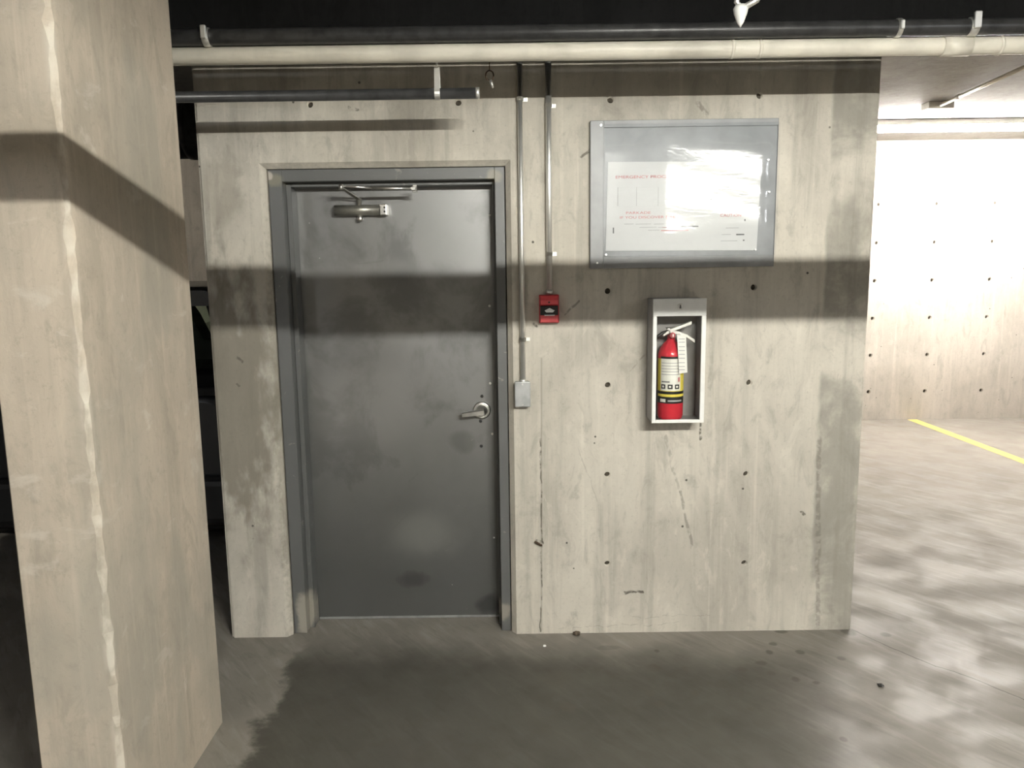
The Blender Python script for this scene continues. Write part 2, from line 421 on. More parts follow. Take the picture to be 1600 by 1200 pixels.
def sheet_mat():
    mt = bpy.data.materials.new('crinkled clear plastic'); mt.use_nodes = True; t = mt.node_tree
    t.nodes.clear(); out = t.nodes.new('ShaderNodeOutputMaterial')
    tr = t.nodes.new('ShaderNodeBsdfTransparent'); tr.inputs[0].default_value = (0.93, 0.94, 0.95, 1)
    gl = t.nodes.new('ShaderNodeBsdfGlossy'); gl.inputs['Roughness'].default_value = 0.13; gl.inputs[0].default_value = (1, 1, 1, 1)
    fr = t.nodes.new('ShaderNodeFresnel'); fr.inputs[0].default_value = 1.5
    mu = t.nodes.new('ShaderNodeMath'); mu.operation = 'MULTIPLY'; mu.inputs[1].default_value = 1.1; t.links.new(fr.outputs[0], mu.inputs[0])
    mx = t.nodes.new('ShaderNodeMixShader'); t.links.new(mu.outputs[0], mx.inputs[0]); t.links.new(tr.outputs[0], mx.inputs[1]); t.links.new(gl.outputs[0], mx.inputs[2])
    tc = t.nodes.new('ShaderNodeTexCoord'); n1 = t.nodes.new('ShaderNodeTexNoise'); n1.inputs['Scale'].default_value = 13; n1.inputs['Detail'].default_value = 2
    mp = t.nodes.new('ShaderNodeMapping'); mp.inputs['Scale'].default_value = (0.6, 1, 1.3); mp.inputs['Rotation'].default_value = (0, 0.4, 0)
    t.links.new(tc.outputs['Object'], mp.inputs[0]); t.links.new(mp.outputs[0], n1.inputs['Vector']); n1.inputs['Distortion'].default_value = 1.5
    bp = t.nodes.new('ShaderNodeBump'); bp.inputs['Strength'].default_value = 0.22; bp.inputs['Distance'].default_value = 0.004
    t.links.new(n1.outputs[0], bp.inputs['Height'])
    t.links.new(bp.outputs[0], gl.inputs['Normal']); t.links.new(bp.outputs[0], fr.inputs['Normal'])
    t.links.new(mx.outputs[0], out.inputs[0]); return mt
M_SHEET = sheet_mat()
def glass(name, tint, refl=1.0, ior=1.5):
    mt = bpy.data.materials.new(name); mt.use_nodes = True; t = mt.node_tree
    t.nodes.clear(); out = t.nodes.new('ShaderNodeOutputMaterial')
    tr = t.nodes.new('ShaderNodeBsdfTransparent'); tr.inputs[0].default_value = (*tint, 1)
    gl = t.nodes.new('ShaderNodeBsdfGlossy'); gl.inputs['Roughness'].default_value = 0.03
    fr = t.nodes.new('ShaderNodeFresnel'); fr.inputs[0].default_value = ior
    mx = t.nodes.new('ShaderNodeMixShader'); t.links.new(fr.outputs[0], mx.inputs[0]); t.links.new(tr.outputs[0], mx.inputs[1]); t.links.new(gl.outputs[0], mx.inputs[2])
    t.links.new(mx.outputs[0], out.inputs[0]); return mt
M_PANE = glass('clear acrylic pane', (0.97, 0.97, 0.96), ior=1.3)
M_CARGLASS = glass('green tinted car glass', (0.80, 0.88, 0.80))

# ------------------------------------------------------------------ room shell
ZC = 2.92
XL, XR, YN, YB = -7.5, 9.0, -8.0, 4.823
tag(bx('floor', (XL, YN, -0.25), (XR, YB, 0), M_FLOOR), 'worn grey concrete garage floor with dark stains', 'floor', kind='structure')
tag(bx('ceiling', (XL, YN, ZC), (XR, YB, ZC + 0.25), M_CEIL), 'grey concrete garage ceiling', 'ceiling', kind='structure')
tag(bx('wall_left', (XL - .2, YN, 0), (XL, YB, ZC), M_BACK), 'concrete wall at the far left', 'wall', kind='structure')
tag(bx('wall_right', (XR, YN, 0), (XR + .2, YB, ZC), M_BACK), 'concrete wall at the far right', 'wall', kind='structure')
tag(bx('wall_near', (XL, YN - .2, 0), (XR, YN, ZC), M_BACK), 'concrete wall behind the viewer', 'wall', kind='structure')

def cut(o, cutter):
    md = o.modifiers.new('cut', 'BOOLEAN'); md.object = cutter; md.operation = 'DIFFERENCE'; md.solver = 'EXACT'
    dg = bpy.context.evaluated_depsgraph_get(); me = bpy.data.meshes.new_from_object(o.evaluated_get(dg))
    old = o.data; o.modifiers.remove(md); o.data = me; me.name = old.name
    cm = cutter.data; bpy.data.objects.remove(cutter); bpy.data.meshes.remove(cm); bpy.data.meshes.remove(old)

# back wall with its grid of tie holes
wb = tag(bx('wall_back', (XL, YB, 0), (XR, YB + .3, ZC), M_BACK), 'pale concrete wall with rows of tie holes at the back', 'wall', kind='structure')
def plug_mesh(r, y):
    bm = B(); lathe(bm, [(r * 1.0, 0.0), (r * 0.9, 0.002), (r * .35, 0.004)], (0, 0, 0), 10, 'Y'); return bm
bh = []; bq, bq2, bq3 = at(1445, 611, YB), at(1533, 610, YB), at(1465, 318, YB)
for i in range(-13, 10):
    for j in range(6):
        x, z = bq.x + i * (bq2.x - bq.x), bq.z + j * (bq3.z - bq.z) / 5
        px_ok = 3.6 < x < 6.2 or -4.6 < x < -2.2
        if px_ok: bh.append((x, z))
cb = B()
for x, z in bh: cyl(cb, (x, YB - .01, z), (x, YB + .03, z), .022, 10, .018)
cut(wb, obj('hole_cutter', cb, M_PLUG))
pl = obj('tie_plug', plug_mesh(.019, 0), M_PLUG, wb); pl.location = Vector((bh[0][0], YB + .026, bh[0][1]))
for x, z in bh[1:]: dup(pl, wb, (x, YB + .026, z))

# door wall: slab with door opening, chamfered at the arris, and tie holes
WX0, WX1, WT = -1.3125, 1.553, 0.30
bm = B(); box(bm, (WX0, 0, 0), (WX1, WT, ZC))
es = [e for e in bm.edges if abs(e.verts[0].co.z - e.verts[1].co.z) > 1 and e.verts[0].co.y < .01]
bmesh.ops.bevel(bm, geom=es, offset=.012, segments=2, affect='EDGES')
wf = tag(obj('wall_front', bm, M_WALL), 'stained concrete wall with the grey door in it', 'wall', kind='structure')
OX0, OX1, OZ = -1.034, -0.016, 2.103          # concrete opening
cb = B(); c_ = 0.022
A = [(OX0 - c_, -0.02), (OX1 + c_, -0.02), (OX1 + c_, 0.0), (OX1, .026), (OX1, WT + .05), (OX0, WT + .05), (OX0, .026), (OX0 - c_, 0.0)]
zt = lambda y: OZ + c_ if y <= 0 else OZ
lo = [cb.verts.new((x, y, -.1)) for x, y in A]; hi = [cb.verts.new((x, y, zt(y))) for x, y in A]
cb.faces.new(lo); n_ = len(A)
for i in range(n_): cb.faces.new((lo[i], lo[(i + 1) % n_], hi[(i + 1) % n_], hi[i]))
cb.faces.new((hi[0], hi[1], hi[2], hi[7])); cb.faces.new((hi[7], hi[2], hi[3], hi[6])); cb.faces.new((hi[6], hi[3], hi[4], hi[5]))
fh = [at(*q) for q in [(950, 455), (950, 602), (949, 742), (949, 881), (1178, 449), (1171, 598), (1166, 741), (1163, 880), (954, 156), (1187, 149), (716, 160), (484, 163)]]
for p in fh: cyl(cb, (p.x, -.02, p.z), (p.x, .028, p.z), .0150, 14, .0125)
cut(wf, obj('opening_cutter', cb, M_PLUG))
pl = obj('tie_plug', plug_mesh(.0128, 0), M_PLUG, wf); pl.location = Vector((fh[0].x, .024, fh[0].z))
for p in fh[1:]: dup(pl, wf, (p.x, .024, p.z))
# the rest of the stair block behind it
tag(bx('wall_stair_left', (WX0, WT, 0), (WX0 + .25, 3.4, ZC), M_WALL), 'side wall of the stair block beside the parked car', 'wall', kind='structure')
tag(bx('wall_stair_right', (WX1 - .25, WT, 0), (WX1, 3.4, ZC), M_WALL), 'side wall of the stair block facing the bright bays', 'wall', kind='structure')
tag(bx('wall_stair_back', (WX0 + .25, 3.15, 0), (WX1 - .25, 3.4, ZC), M_WALL), 'rear wall of the stair block', 'wall', kind='structure')

# overhead beam running above the door wall
tag(bx('ceiling_beam', (XL, -0.44, 2.513), (XR, -0.002, ZC), M_BEAM, bev=.01), 'near-black concrete beam above the door wall', 'beam', kind='structure')

# pillar
bm = B(); rows = []; NZ = 96
for i in range(NZ + 1):                      # chipped arris along the near corner
    z = ZC * i / NZ; c_ = .013 + .006 * math.sin(i * 1.7) * math.sin(i * .61) + random.uniform(-.003, .003); e_ = .006
    P = [(-1.335 + e_, -1.372), (-1.105 - c_, -1.372), (-1.105, -1.372 + c_ * random.uniform(.8, 1.3)), (-1.105, -.668 - e_), (-1.105 - e_, -.668), (-1.335 + e_, -.668), (-1.335, -.668 - e_), (-1.335, -1.372 + e_)]
    rows.append([bm.verts.new((x, y, z)) for x, y in P])
for a_, b_ in zip(rows, rows[1:]):
    for k in range(8): bm.faces.new((a_[k], a_[(k + 1) % 8], b_[(k + 1) % 8], b_[k]))
bm.faces.new(rows[0][::-1]); bm.faces.new(rows[-1])
tag(obj('concrete_pillar', bm, M_PILLAR), 'tall smooth concrete pillar standing left of the door', 'pillar', kind='structure')

# ------------------------------------------------------------------ door
d1 = tag(empty('door_1', DOOR_O), 'scuffed dark grey steel door in a grey metal frame', 'door', kind='structure')
FX0, FX1, FZ = -1.030, -0.020, 2.101
IX0, IX1, IZ = -0.972, -0.063, 2.051
SX0, SX1, SZ = -0.962, -0.069, 2.038
bm = B()
def jamb(lo, hi, b=.002): box(bm, lo, hi, b)
jamb((FX0, .035, 0), (IX0, .15, FZ)); jamb((IX1, .035, 0), (FX1, .15, FZ)); jamb((IX0, .035, IZ), (IX1, .15, FZ))
fr = obj('door_frame', bm, M_FRAME, d1)
bm = B(); box(bm, (IX0, .092, 0), (SX0 + .012, .176, SZ + .012), .002); st = obj('door_stop', bm, M_FRAME, fr)
bx('door_stop', (SX1 - .006, .092, 0), (IX1, .176, SZ + .012), M_FRAME, fr, .002)
bx('door_stop', (SX0 + .012, .092, SZ - .004), (SX1 - .006, .176, IZ), M_FRAME, fr, .002)
bx('anchor_return', (FX0, .15, 0), (IX0 - .002, .26, FZ), M_FRAME, fr); bx('anchor_return', (IX1 + .002, .15, 0), (FX1, .26, FZ), M_FRAME, fr)
bx('anchor_return', (IX0, .15, IZ + .002), (IX1, .26, FZ), M_FRAME, fr)
LY = .179
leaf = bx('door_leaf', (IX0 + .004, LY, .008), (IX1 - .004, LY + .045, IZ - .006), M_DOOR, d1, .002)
bx('light_gap_strip', (SX0 + .014, LY - .004, .0015), (SX1 - .008, LY + .02, .012), M_ZINC, leaf, .001)  # pale strip standing in for light seeping under the door
bx('threshold', (IX0, LY + .022, 0), (IX1, LY + .10, .006), M_ZINC, d1)
# lever handle
hc = at(753, 641, LY)
hd = empty('lever_handle', (0, 0, 0)); hd.parent = d1; hd.location = Vector((hc.x, LY, hc.z)) - wpos(d1)
bm = B(); lathe(bm, [(.041, 0), (.041, -.006), (.036, -.011), (.030, -.011), (.029, -.008), (.027, -.008), (.026, -.014), (.018, -.022), (.013, -.026), (.012, -.050), (.0, -.050)], (hc.x, LY, hc.z), 40, 'Y')
obj('rose', bm, M_STEEL, hd)
e_ = at(722, 647, LY - .06)
bm = B(); n_ = 10; rows = []
for i in range(n_ + 1):
    t_ = i / n_; x = hc.x + .012 + (e_.x - hc.x - .012) * t_; z = hc.z + .001 - .010 * t_ ; hw = .0135 - .004 * t_; y = LY - .052 - .008 * math.sin(t_ * 1.6)
    rows.append([bm.verts.new((x, y - .006, z - hw)), bm.verts.new((x, y - .008, z + hw * .6)), bm.verts.new((x, y - .003, z + hw)), bm.verts.new((x, y + .006, z + hw)), bm.verts.new((x, y + .006, z - hw))])
for a_, b_ in zip(rows, rows[1:]):
    for k in range(5): bm.faces.new((a_[k], a_[(k + 1) % 5], b_[(k + 1) % 5], b_[k]))
bm.faces.new(rows[0]); bm.faces.new(rows[-1][::-1]); obj('lever', bm, M_STEEL, hd)
# screws on the leaf
def screw(px, py, r, mat):
    p = at(px, py, LY); bm = B(); lathe(bm, [(r, 0.001), (r, -.0015), (r * .8, -.003), (r * .3, -.0035), (r * .25, -.0015), (0.0, -.0015)], (p.x, LY, p.z), 14, 'Y')
    obj('screw', bm, mat, leaf)
for q in [(753, 619), (751, 658), (752, 697)]: screw(*q, .0075, M_DSCREW)
for q, r in [((766, 599), .006), ((769, 678), .0055), ((765, 478), .006), ((765, 336), .0055), ((772, 840), .004)]: screw(*q, r, M_BRIGHT)
# door closer
cl = empty('door_closer', (0, 0, 0)); cl.parent = d1
p0, p1 = at(523, 329, LY - .035), at(594, 328, LY - .035); cl.location = Vector((p0.x, LY, p0.z)) - wpos(d1)
zc_ = (p0.z + p1.z) / 2
bm = B(); cyl(bm, (p0.x, LY - .034, zc_), (p1.x, LY - .034, zc_), .0235, 24); box(bm, (p0.x + .004, LY - .034, zc_ - .020), (p1.x, LY - .001, zc_ + .020), .004, 2)
obj('closer_body', bm, M_CLOSER, cl)
bm = B(); q1 = at(605, 328, LY - .035).x; box(bm, (p1.x + .0015, LY - .058, zc_ - .0235), (q1, LY - .001, zc_ + .0235), .003, 2); ce = obj('end_cap', bm, M_STEEL, cl)
for dz in (-.009, .009): cy('valve_screw', (q1 - .008, LY - .0605, zc_ + dz), (q1 - .008, LY - .0575, zc_ + dz), .0045, M_DSCREW, ce, 10)
pv = at(562, 329, LY - .034)
cy('pivot', (pv.x, LY - .034, zc_ - .036), (pv.x, LY - .034, zc_ + .052), .011, M_CLOSER, cl, 16)
bm = B(); lathe(bm, [(.002, -.050), (.012, -.046), (.014, -.038), (.013, -.030), (.009, -.024)], (pv.x, LY - .034, zc_), 18); obj('pivot_cap', bm, M_STEEL, cl)
el = at(533, 293, LY - .20); sh = at(648, 296, .05)
bm = B(); a0 = Vector((pv.x, LY - .034, zc_ + .046)); dv = (el - a0).normalized(); sd = dv.cross(Vector((0, 0, 1))).normalized()
A_ = [a0 + sd * .010, a0 - sd * .010, el - sd * .007, el + sd * .007]
v0 = [bm.verts.new(p - Vector((0, 0, .0025))) for p in A_]; v1 = [bm.verts.new(p + Vector((0, 0, .0025))) for p in A_]
bm.faces.new(v0); bm.faces.new(v1)
for i in range(4): bm.faces.new((v0[i], v0[(i + 1) % 4], v1[(i + 1) % 4], v1[i]))
obj('main_arm', bm, M_CLOSER, cl)
sh2 = Vector((sh.x, .02, sh.z)); midp = el.lerp(sh2, .42)
bm = B(); cyl(bm, el + Vector((0, 0, .006)), midp, .0045, 10); cyl(bm, midp, sh2, .0065, 12); obj('fore_arm', bm, M_STEEL, cl)
bm = B(); cyl(bm, el - Vector((0, 0, .010)), el + Vector((0, 0, .014)), .010, 14); obj('elbow_joint', bm, M_STEEL, cl)
bm = B(); box(bm, (sh.x - .010, .010, sh.z - .008), (sh.x + .010, .030, sh.z + .008), .002); box(bm, (sh.x - .006, .026, sh.z - .014), (sh.x + .012, .0345, sh.z + .018), .002); obj('arm_shoe', bm, M_STEEL, cl)

# ------------------------------------------------------------------ overhead pipes
def pipe(name, mat, x0, x1, y, z, r, label):
    t = tag(empty(name, (x0, y, z)), label, 'pipe'); cy('pipe_run', (x0, y, z), (x1, y, z), r, mat, t, 24); return t
wp = pipe('water_pipe', M_WPIPE, -6.5, 8.0, -.480, 2.428, .031, 'off-white painted pipe running along under the dark beam')
for px_ in (1143, 1186, 1560): 
    p = at(px_, 75, -.48); cy('coupling', (p.x - .006, -.48, 2.428), (p.x + .006, -.48, 2.428), .0325, M_WPIPE, wp, 24)
p = at(1492, 75, -.48); cy('coupling', (p.x - .05, -.48, 2.428), (p.x + .05, -.48, 2.428), .034, M_WPIPE, wp, 24)
for hx in (-2.6, 2.45, 4.2):
    bm = B(); tube(bm, [(hx, -.48 + .036 * math.cos(a), 2.428 + .036 * math.sin(a)) for a in [k * math.pi / 10 for k in range(21)]], .004, 6, False); tube(bm, [(hx, -.48, 2.464), (hx, -.48, ZC)], .005, 6)
    obj('hanger', bm, M_GALV, wp)
bp = pipe('black_pipe', M_BPIPE, -6.5, 8.0, -.512, 2.482, .0275, 'black steel pipe lying just above the off-white pipe')
for px_, s in ((325, 1.0), (1400, .7), (1515, 1.25)):
    p = at(px_, 50, -.50)
    bm = B(); lathe(bm, [(.0280, -.012 * s), (.0315, -.010 * s), (.0315, .010 * s), (.0280, .012 * s)], (0, 0, 0), 20, 'Z'); 
    bmesh.ops.rotate(bm, verts=bm.verts[:], cent=(0, 0, 0), matrix=Matrix.Rotation(math.radians(90), 3, 'Y')); bmesh.ops.translate(bm, verts=bm.verts[:], vec=(p.x, -.512, 2.482))
    box(bm, (p.x - .010 * s, -.552, 2.468), (p.x + .010 * s, -.538, 2.468 + .045 * s), .003); obj('pipe_clamp', bm, M_GALV, bp)
ex = at(744, 146, -.4175).x
dp = pipe('capped_pipe', M_BPIPE, -6.0, ex, -.4175, 2.304, .0195, 'thin black capped pipe in front of the wall above the door')
cy('end_cap', (ex - .001, -.4175, 2.304), (ex + .012, -.4175, 2.304), .021, M_GALV, dp, 20)
sx = at(683, 120, -.4175).x
bm = B(); pts = [(sx, -.4175 + .0225 * math.sin(a), 2.304 - .0225 * math.cos(a)) for a in [math.pi * (k / 12 * 1.3 - .65) for k in range(13)]]
pts = [(sx, -.4175 + .002, 2.398)] + [tuple(p) for p in pts][::-1] + [(sx, -.4175 - .002, 2.398)]
for a_, b_ in zip(pts, pts[1:]):
    vs = [bm.verts.new((a_[0] + dx, a_[1] + dy, a_[2])) for dx, dy in ((-.010, 0), (.010, 0))] + [bm.verts.new((b_[0] + dx, b_[1], b_[2])) for dx in (.010, -.010)]
    bm.faces.new(vs)
bmesh.ops.remove_doubles(bm, verts=bm.verts[:], dist=.0005); bmesh.ops.solidify(bm, geom=bm.faces[:], thickness=.002)
hs = obj('hanger_strap', bm, M_GALV, dp)
cy('hanger_rod', (sx, -.4175, 2.392), (sx, -.4175, 2.515), .004, M_GALV, dp, 8)
# rusty ring hanging from the beam
rc = at(765, 118, -.30)
rg = tag(empty('ring_hook', (rc.x, -.30, 2.513)), 'small rusty ring hook hanging right of the capped pipe', 'hook')
bm = B(); tube(bm, [(rc.x + .015 * math.cos(a), -.30, rc.z + .018 * math.sin(a)) for a in [k * math.pi / 9 for k in range(19)]], .0028, 6, False); obj('ring', bm, M_RUST, rg)
bm = B(); tube(bm, [(rc.x, -.30, rc.z + .018), (rc.x, -.30, 2.515)], .002, 6); obj('wire', bm, M_RUST, rg)
bm = B(); tube(bm, [(rc.x + .003, -.302, rc.z - .017), (rc.x + .012, -.304, rc.z - .045)], [.006, .004], 8); obj('bolt', bm, M_GALV, rg)
# sprinkler head close to the lens side of the pipes
s0 = at(1155, 43, -.95); s1 = at(1172, 0, -.95)
sp_ = tag(empty('sprinkler_head', (s1.x, -.95, ZC)), 'pale pendant sprinkler head hanging at the top edge', 'sprinkler')
bm = B(); lathe(bm, [(.001, 0), (.010, .014), (.019, .038), (.022, .052), (.016, .062)], (s0.x + .003, -.95, s0.z), 16); obj('cone', bm, M_CABW, sp_)
cx_ = s1.x; 
bm = B(); tube(bm, [(s0.x + .006, -.95, s0.z + .055), (s0.x - .010, -.95, s1.z - .006), (cx_ - .032, -.95, s1.z + .030), (cx_ - .012, -.95, s1.z + .065)], .008, 8); obj('frame_arm', bm, M_GALV, sp_)
bm = B(); tube(bm, [(s0.x + .012, -.95, s0.z + .055), (cx_ + .020, -.95, s1.z + .0), (cx_ + .036, -.95, s1.z + .030), (cx_ + .012, -.95, s1.z + .065)], .009, 8); obj('frame_arm', bm, M_GALV, sp_)
bm = B(); cyl(bm, (cx_, -.95, s1.z + .055), (cx_, -.95, s1.z + .10), .020, 12); cyl(bm, (cx_, -.95, s1.z + .10), (cx_, -.95, ZC), .014, 12); obj('drop_pipe', bm, M_GALV, sp_)
# drain pipe overhead, nearer than the frame's top edge
dr = tag(empty('drain_pipe', (-6.5, -2.193, 2.16)), 'wide grey drain pipe overhead in front of the pillar', 'pipe')
cy('pipe_run', (-6.5, -2.193, 2.16), (8.0, -2.193, 2.16), .052, M_TRIMC, dr, 32)
for hx in (-3.4, 3.4):
    bm = B(); tube(bm, [(hx, -2.193 + .055 * math.cos(a), 2.16 + .055 * math.sin(a)) for a in [k * math.pi / 10 for k in range(21)]], .004, 6, False); tube(bm, [(hx, -2.193, 2.215), (hx, -2.193, ZC)], .005, 6)
    obj('hanger', bm, M_GALV, dr)

# ------------------------------------------------------------------ light fixtures
def fixture(name, cx, y, z, L, tubes, spec, label, hang, refl=True, skirt=.0, hw=.12):
    """strip light running along x; z is the tube axis"""
    t = tag(empty(name, (cx, y, z)), label, 'light')
    em = emitter(name + ' tube', spec[1], spec[0])
    if refl:
        bm = B(); pr = [(-hw, z - skirt), (-hw * .55, z + .055), (hw * .55, z + .055), (hw, z - skirt), (hw, z - skirt + .004), (hw * .58, z + .062), (-hw * .58, z + .062), (-hw, z - skirt + .004)]
        prism(bm, [(y + a, b) for a, b in pr], 'X', cx - L / 2 - .03, cx + L / 2 + .03); obj('reflector', bm, M_TRIMC, t)
        bx('housing', (cx - L / 2 - .03, y - .05, z + .062), (cx + L / 2 + .03, y + .05, z + .11), M_TRIMC, t, .004)
        top = z + .11
    else:
        bx('housing', (cx - L / 2 - .03, y - .06, z + .034), (cx + L / 2 + .03, y + .06, ZC - .001), M_TRIMC, t, .004); top = ZC
    for dy in tubes:
        tb = cy('tube', (cx - L / 2, y + dy, z), (cx + L / 2, y + dy, z), .0128, em, t, 16)
    for sx_ in (-1, 1):
        bx('lamp_holder', (cx + sx_ * (L / 2 + .013) - .012, y - .05, z - .018), (cx + sx_ * (L / 2 + .013) + .012, y + .05, z + .055), M_TRIMC, t, .003)
    if hang:
        for sx_ in (-.4, .4): cy('suspension_rod', (cx + sx_ * L, y, top), (cx + sx_ * L, y, ZC), .004, M_GALV, t, 8)
    return t
fixture('strip_light', 1.065, -3.654, 2.557, 1.2, (0.0,), NEAR_TUBE, 'hanging strip light behind the viewer facing the door', True, True, .0026)
fixture('ceiling_strip_light', 4.35, 3.70, 2.835, 2.4, (-.03, .03), BACK_TUBE, 'bright ceiling strip light over the right parking bays', False, False)
fixture('ceiling_strip_light', -4.2, 2.9, 2.835, 1.2, (0.0,), FAR_TUBE, 'added dim fill strip light above the parked car', False, False)  # unseen lamp added to brighten the gap behind the pillar

def fill_strip_y(cx, cy_, label):          # added fill light, its tube running towards the door wall
    t = tag(empty('ceiling_strip_light', (cx, cy_, ZC)), label, 'light'); em = emitter('fill tube', FILL_TUBE[1], FILL_TUBE[0])
    bx('housing', (cx - .06, cy_ - 1.23, ZC - .06), (cx + .06, cy_ + 1.23, ZC - .001), M_TRIMC, t, .004)
    cy('tube', (cx, cy_ - 1.2, ZC - .085), (cx, cy_ + 1.2, ZC - .085), .0128, em, t, 16)
    for s_ in (-1, 1): bx('lamp_holder', (cx - .05, cy_ + s_ * 1.213 - .012, ZC - .105), (cx + .05, cy_ + s_ * 1.213 + .012, ZC - .058), M_TRIMC, t, .003)
fill_strip_y(5.2, -5.6, 'added fill strip light far behind the viewer on the right')
fill_strip_y(-4.6, -5.6, 'added fill strip light far behind the viewer on the left')

# conduit on the ceiling of the right bays
ca, cb2 = fl(1466, 166, ZC - .03), fl(1640, 87, ZC - .03)
cc = tag(empty('ceiling_conduit', ca), 'bright metal conduit crossing the ceiling of the right bays', 'conduit')
bm = B(); tube(bm, [ca, cb2], .014, 12); obj('conduit_run', bm, M_WPIPE, cc)
bm = B(); tube(bm, [ca + Vector((0, -.25, .0)), ca, ca + Vector((.0, .10, -.0))], .018, 12); 
bx('junction_box', (ca.x - .10, ca.y - .05, ZC - .055), (ca.x + .10, ca.y + .07, ZC - .001), M_GALV, cc, .004); bm.free()
bm = B(); d_ = (cb2 - ca).normalized(); cyl(bm, ca + d_ * .30, ca + d_ * .36, .020, 12); obj('coupling', bm, M_GALV, cc)

# ------------------------------------------------------------------ conduits, boxes and alarm on the door wall
def strap(p, side, par):
    bm = B(); lathe(bm, [(.0145, -.008), (.0145, .008)], p, 16, 'Z', cap=False)
    bmesh.ops.solidify(bm, geom=bm.faces[:], thickness=.0015)
    box(bm, (p.x + .012, -.004, p.z - .008), (p.x + .032, -.0005, p.z + .008), .001); s_ = obj('strap', bm, M_GALV, par)
    cy('strap_screw', (p.x + .023, -.007, p.z), (p.x + .023, -.003, p.z), .004, M_GALV, s_, 10)
c1 = tag(empty('conduit', (.049, -.016, 1.17)), 'thin metal conduit running down to the small grey box', 'conduit')
cy('conduit_run', (.049, -.016, 1.178), (.049, -.016, 2.5125), .0115, M_GALV, c1, 16)
cy('connector', (.049, -.016, 1.176), (.049, -.016, 1.192), .0145, M_GALV, c1, 12)
c2 = tag(empty('conduit', (.167, -.018, 1.56)), 'metal conduit running down to the red alarm box', 'conduit')
cy('conduit_run', (.167, -.018, 1.562), (.167, -.018, 2.5125), .0128, M_GALV, c2, 16)
cy('connector', (.167, -.018, 1.560), (.167, -.018, 1.578), .0155, M_GALV, c2, 12)
for py_ in (530, 156): strap(Vector((.049, -.016, at(820, py_).z)), 1, c1)
for py_ in (397, 166): strap(Vector((.167, -.018, at(858, py_).z)), 1, c2)
b0, b1 = at(804, 597, -.045), at(829, 636, -.045)
jb = tag(empty('junction_box', ((b0.x + b1.x) / 2, 0, b1.z)), 'small grey metal box at the end of the conduit', 'box')
bx('box_body', (b0.x + .002, -.040, b1.z + .001), (b1.x - .002, -.0005, b0.z - .001), M_ZINC, jb, .004, 2)
cv_ = bx('cover_plate', (b0.x, -.046, b1.z), (b1.x, -.0395, b0.z), M_ZINC, jb, .003, 2)
for z_ in (b0.z - .010, b1.z + .010): cy('cover_screw', ((b0.x + b1.x) / 2, -.048, z_), ((b0.x + b1.x) / 2, -.0455, z_), .004, M_STEEL, cv_, 10)

a0_, a1_ = at(844, 461, -.052), at(873, 505, -.052)
al = tag(empty('fire_alarm_station', ((a0_.x + a1_.x) / 2, 0, a1_.z)), 'red fire alarm pull station below the conduit', 'fire alarm')
X0_, X1_, Z0_, Z1_ = a0_.x - .004, a1_.x + .003, a1_.z, a0_.z
Hh = Z1_ - Z0_
bx('back_box', (X0_, -.034, Z0_), (X1_, -.0005, Z1_), M_RED, al, .003, 2)
bx('upper_face', (X0_ + .004, -.048, Z0_ + Hh * .62), (X1_ - .004, -.0335, Z1_ - .002), M_RED, al, .004, 2)
hb = bx('pull_bar', (X0_ + .004, -.051, Z0_ + Hh * .29), (X1_ - .005, -.0335, Z0_ + Hh * .615), M_BLACK, al, .002, 2)
bx('lower_face', (X0_ + .004, -.049, Z0_ + .004), (X1_ - .005, -.0335, Z0_ + Hh * .285), M_REDL, al, .003, 2)
xm = (X0_ + X1_) / 2 + .001; zm = Z0_ + Hh * .45; ar = B()
prism(ar, [(xm - .022, zm), (xm, zm + .011), (xm + .022, zm), (xm + .014, zm - .008), (xm - .014, zm - .008)], 'Y', -.0520, -.0508); obj('arrow', ar, M_WHITE, hb)
bx('lettering_strip', (xm - .022, -.0520, zm - .022), (xm + .022, -.0508, zm - .018), M_WHITE, hb)
bx('raised_band', (X0_ + .005, -.0505, Z0_ + Hh * .66), (X1_ - .005, -.0475, Z0_ + Hh * .82), M_REDL, al, .001)
cy('key_lock', (xm - .002, -.053, Z0_ + Hh * .74), (xm - .002, -.050, Z0_ + Hh * .74), .004, M_DSCREW, al, 10)

# ------------------------------------------------------------------ notice board
SY = -.020
q00, q11 = at(922, 420, SY), at(1219, 183, SY)
nb = tag(empty('notice_board', ((q00.x + q11.x) / 2, 0, q00.z)), 'grey notice board with a plastic-covered emergency notice', 'notice board')
ND = {}
bd = bx('board', (q00.x, SY + .002, q00.z), (q11.x - .006, -.0005, q11.z - .004), M_BOARD, nb, .002)
ix0, ix1, iz0, iz1 = at(943, 300, SY).x, at(1212, 300, SY).x, at(1000, 401, SY).z, at(1000, 199, SY).z
for nm, lo, hi in (('frame_rail', (q00.x, SY - .004, q00.z), (ix0, SY + .003, q11.z - .004)), ('frame_rail', (ix0, SY - .004, iz1), (ix1, SY + .003, q11.z - .004)),
                   ('frame_rail', (ix0, SY - .004, q00.z), (ix1, SY + .003, iz0)), ('frame_rail', (ix1, SY - .004, q00.z), (q11.x - .006, SY + .003, q11.z - .004))):
    bx(nm, lo, hi, M_BOARD, nb, .0015)
pa = [at(*q, SY) for q in ((950, 253), (1190, 252), (1182, 391), (946, 392))]
bm = B(); vs0 = [bm.verts.new((p.x, SY - .0012, p.z)) for p in pa]; vs1 = [bm.verts.new((p.x, SY + .0015, p.z)) for p in pa]
bm.faces.new(vs0); bm.faces.new(vs1)
for i in range(4): bm.faces.new((vs0[i], vs0[(i + 1) % 4], vs1[(i + 1) % 4], vs1[i]))
pp = obj('paper_notice', bm, plain('white paper', (0.60, 0.60, 0.59), 0.7, var=0.01), nb)
def ztext(x, y): return 900 + x / 4.446, 160 + y / 4.446         # notice close-up coordinates -> photograph pixels
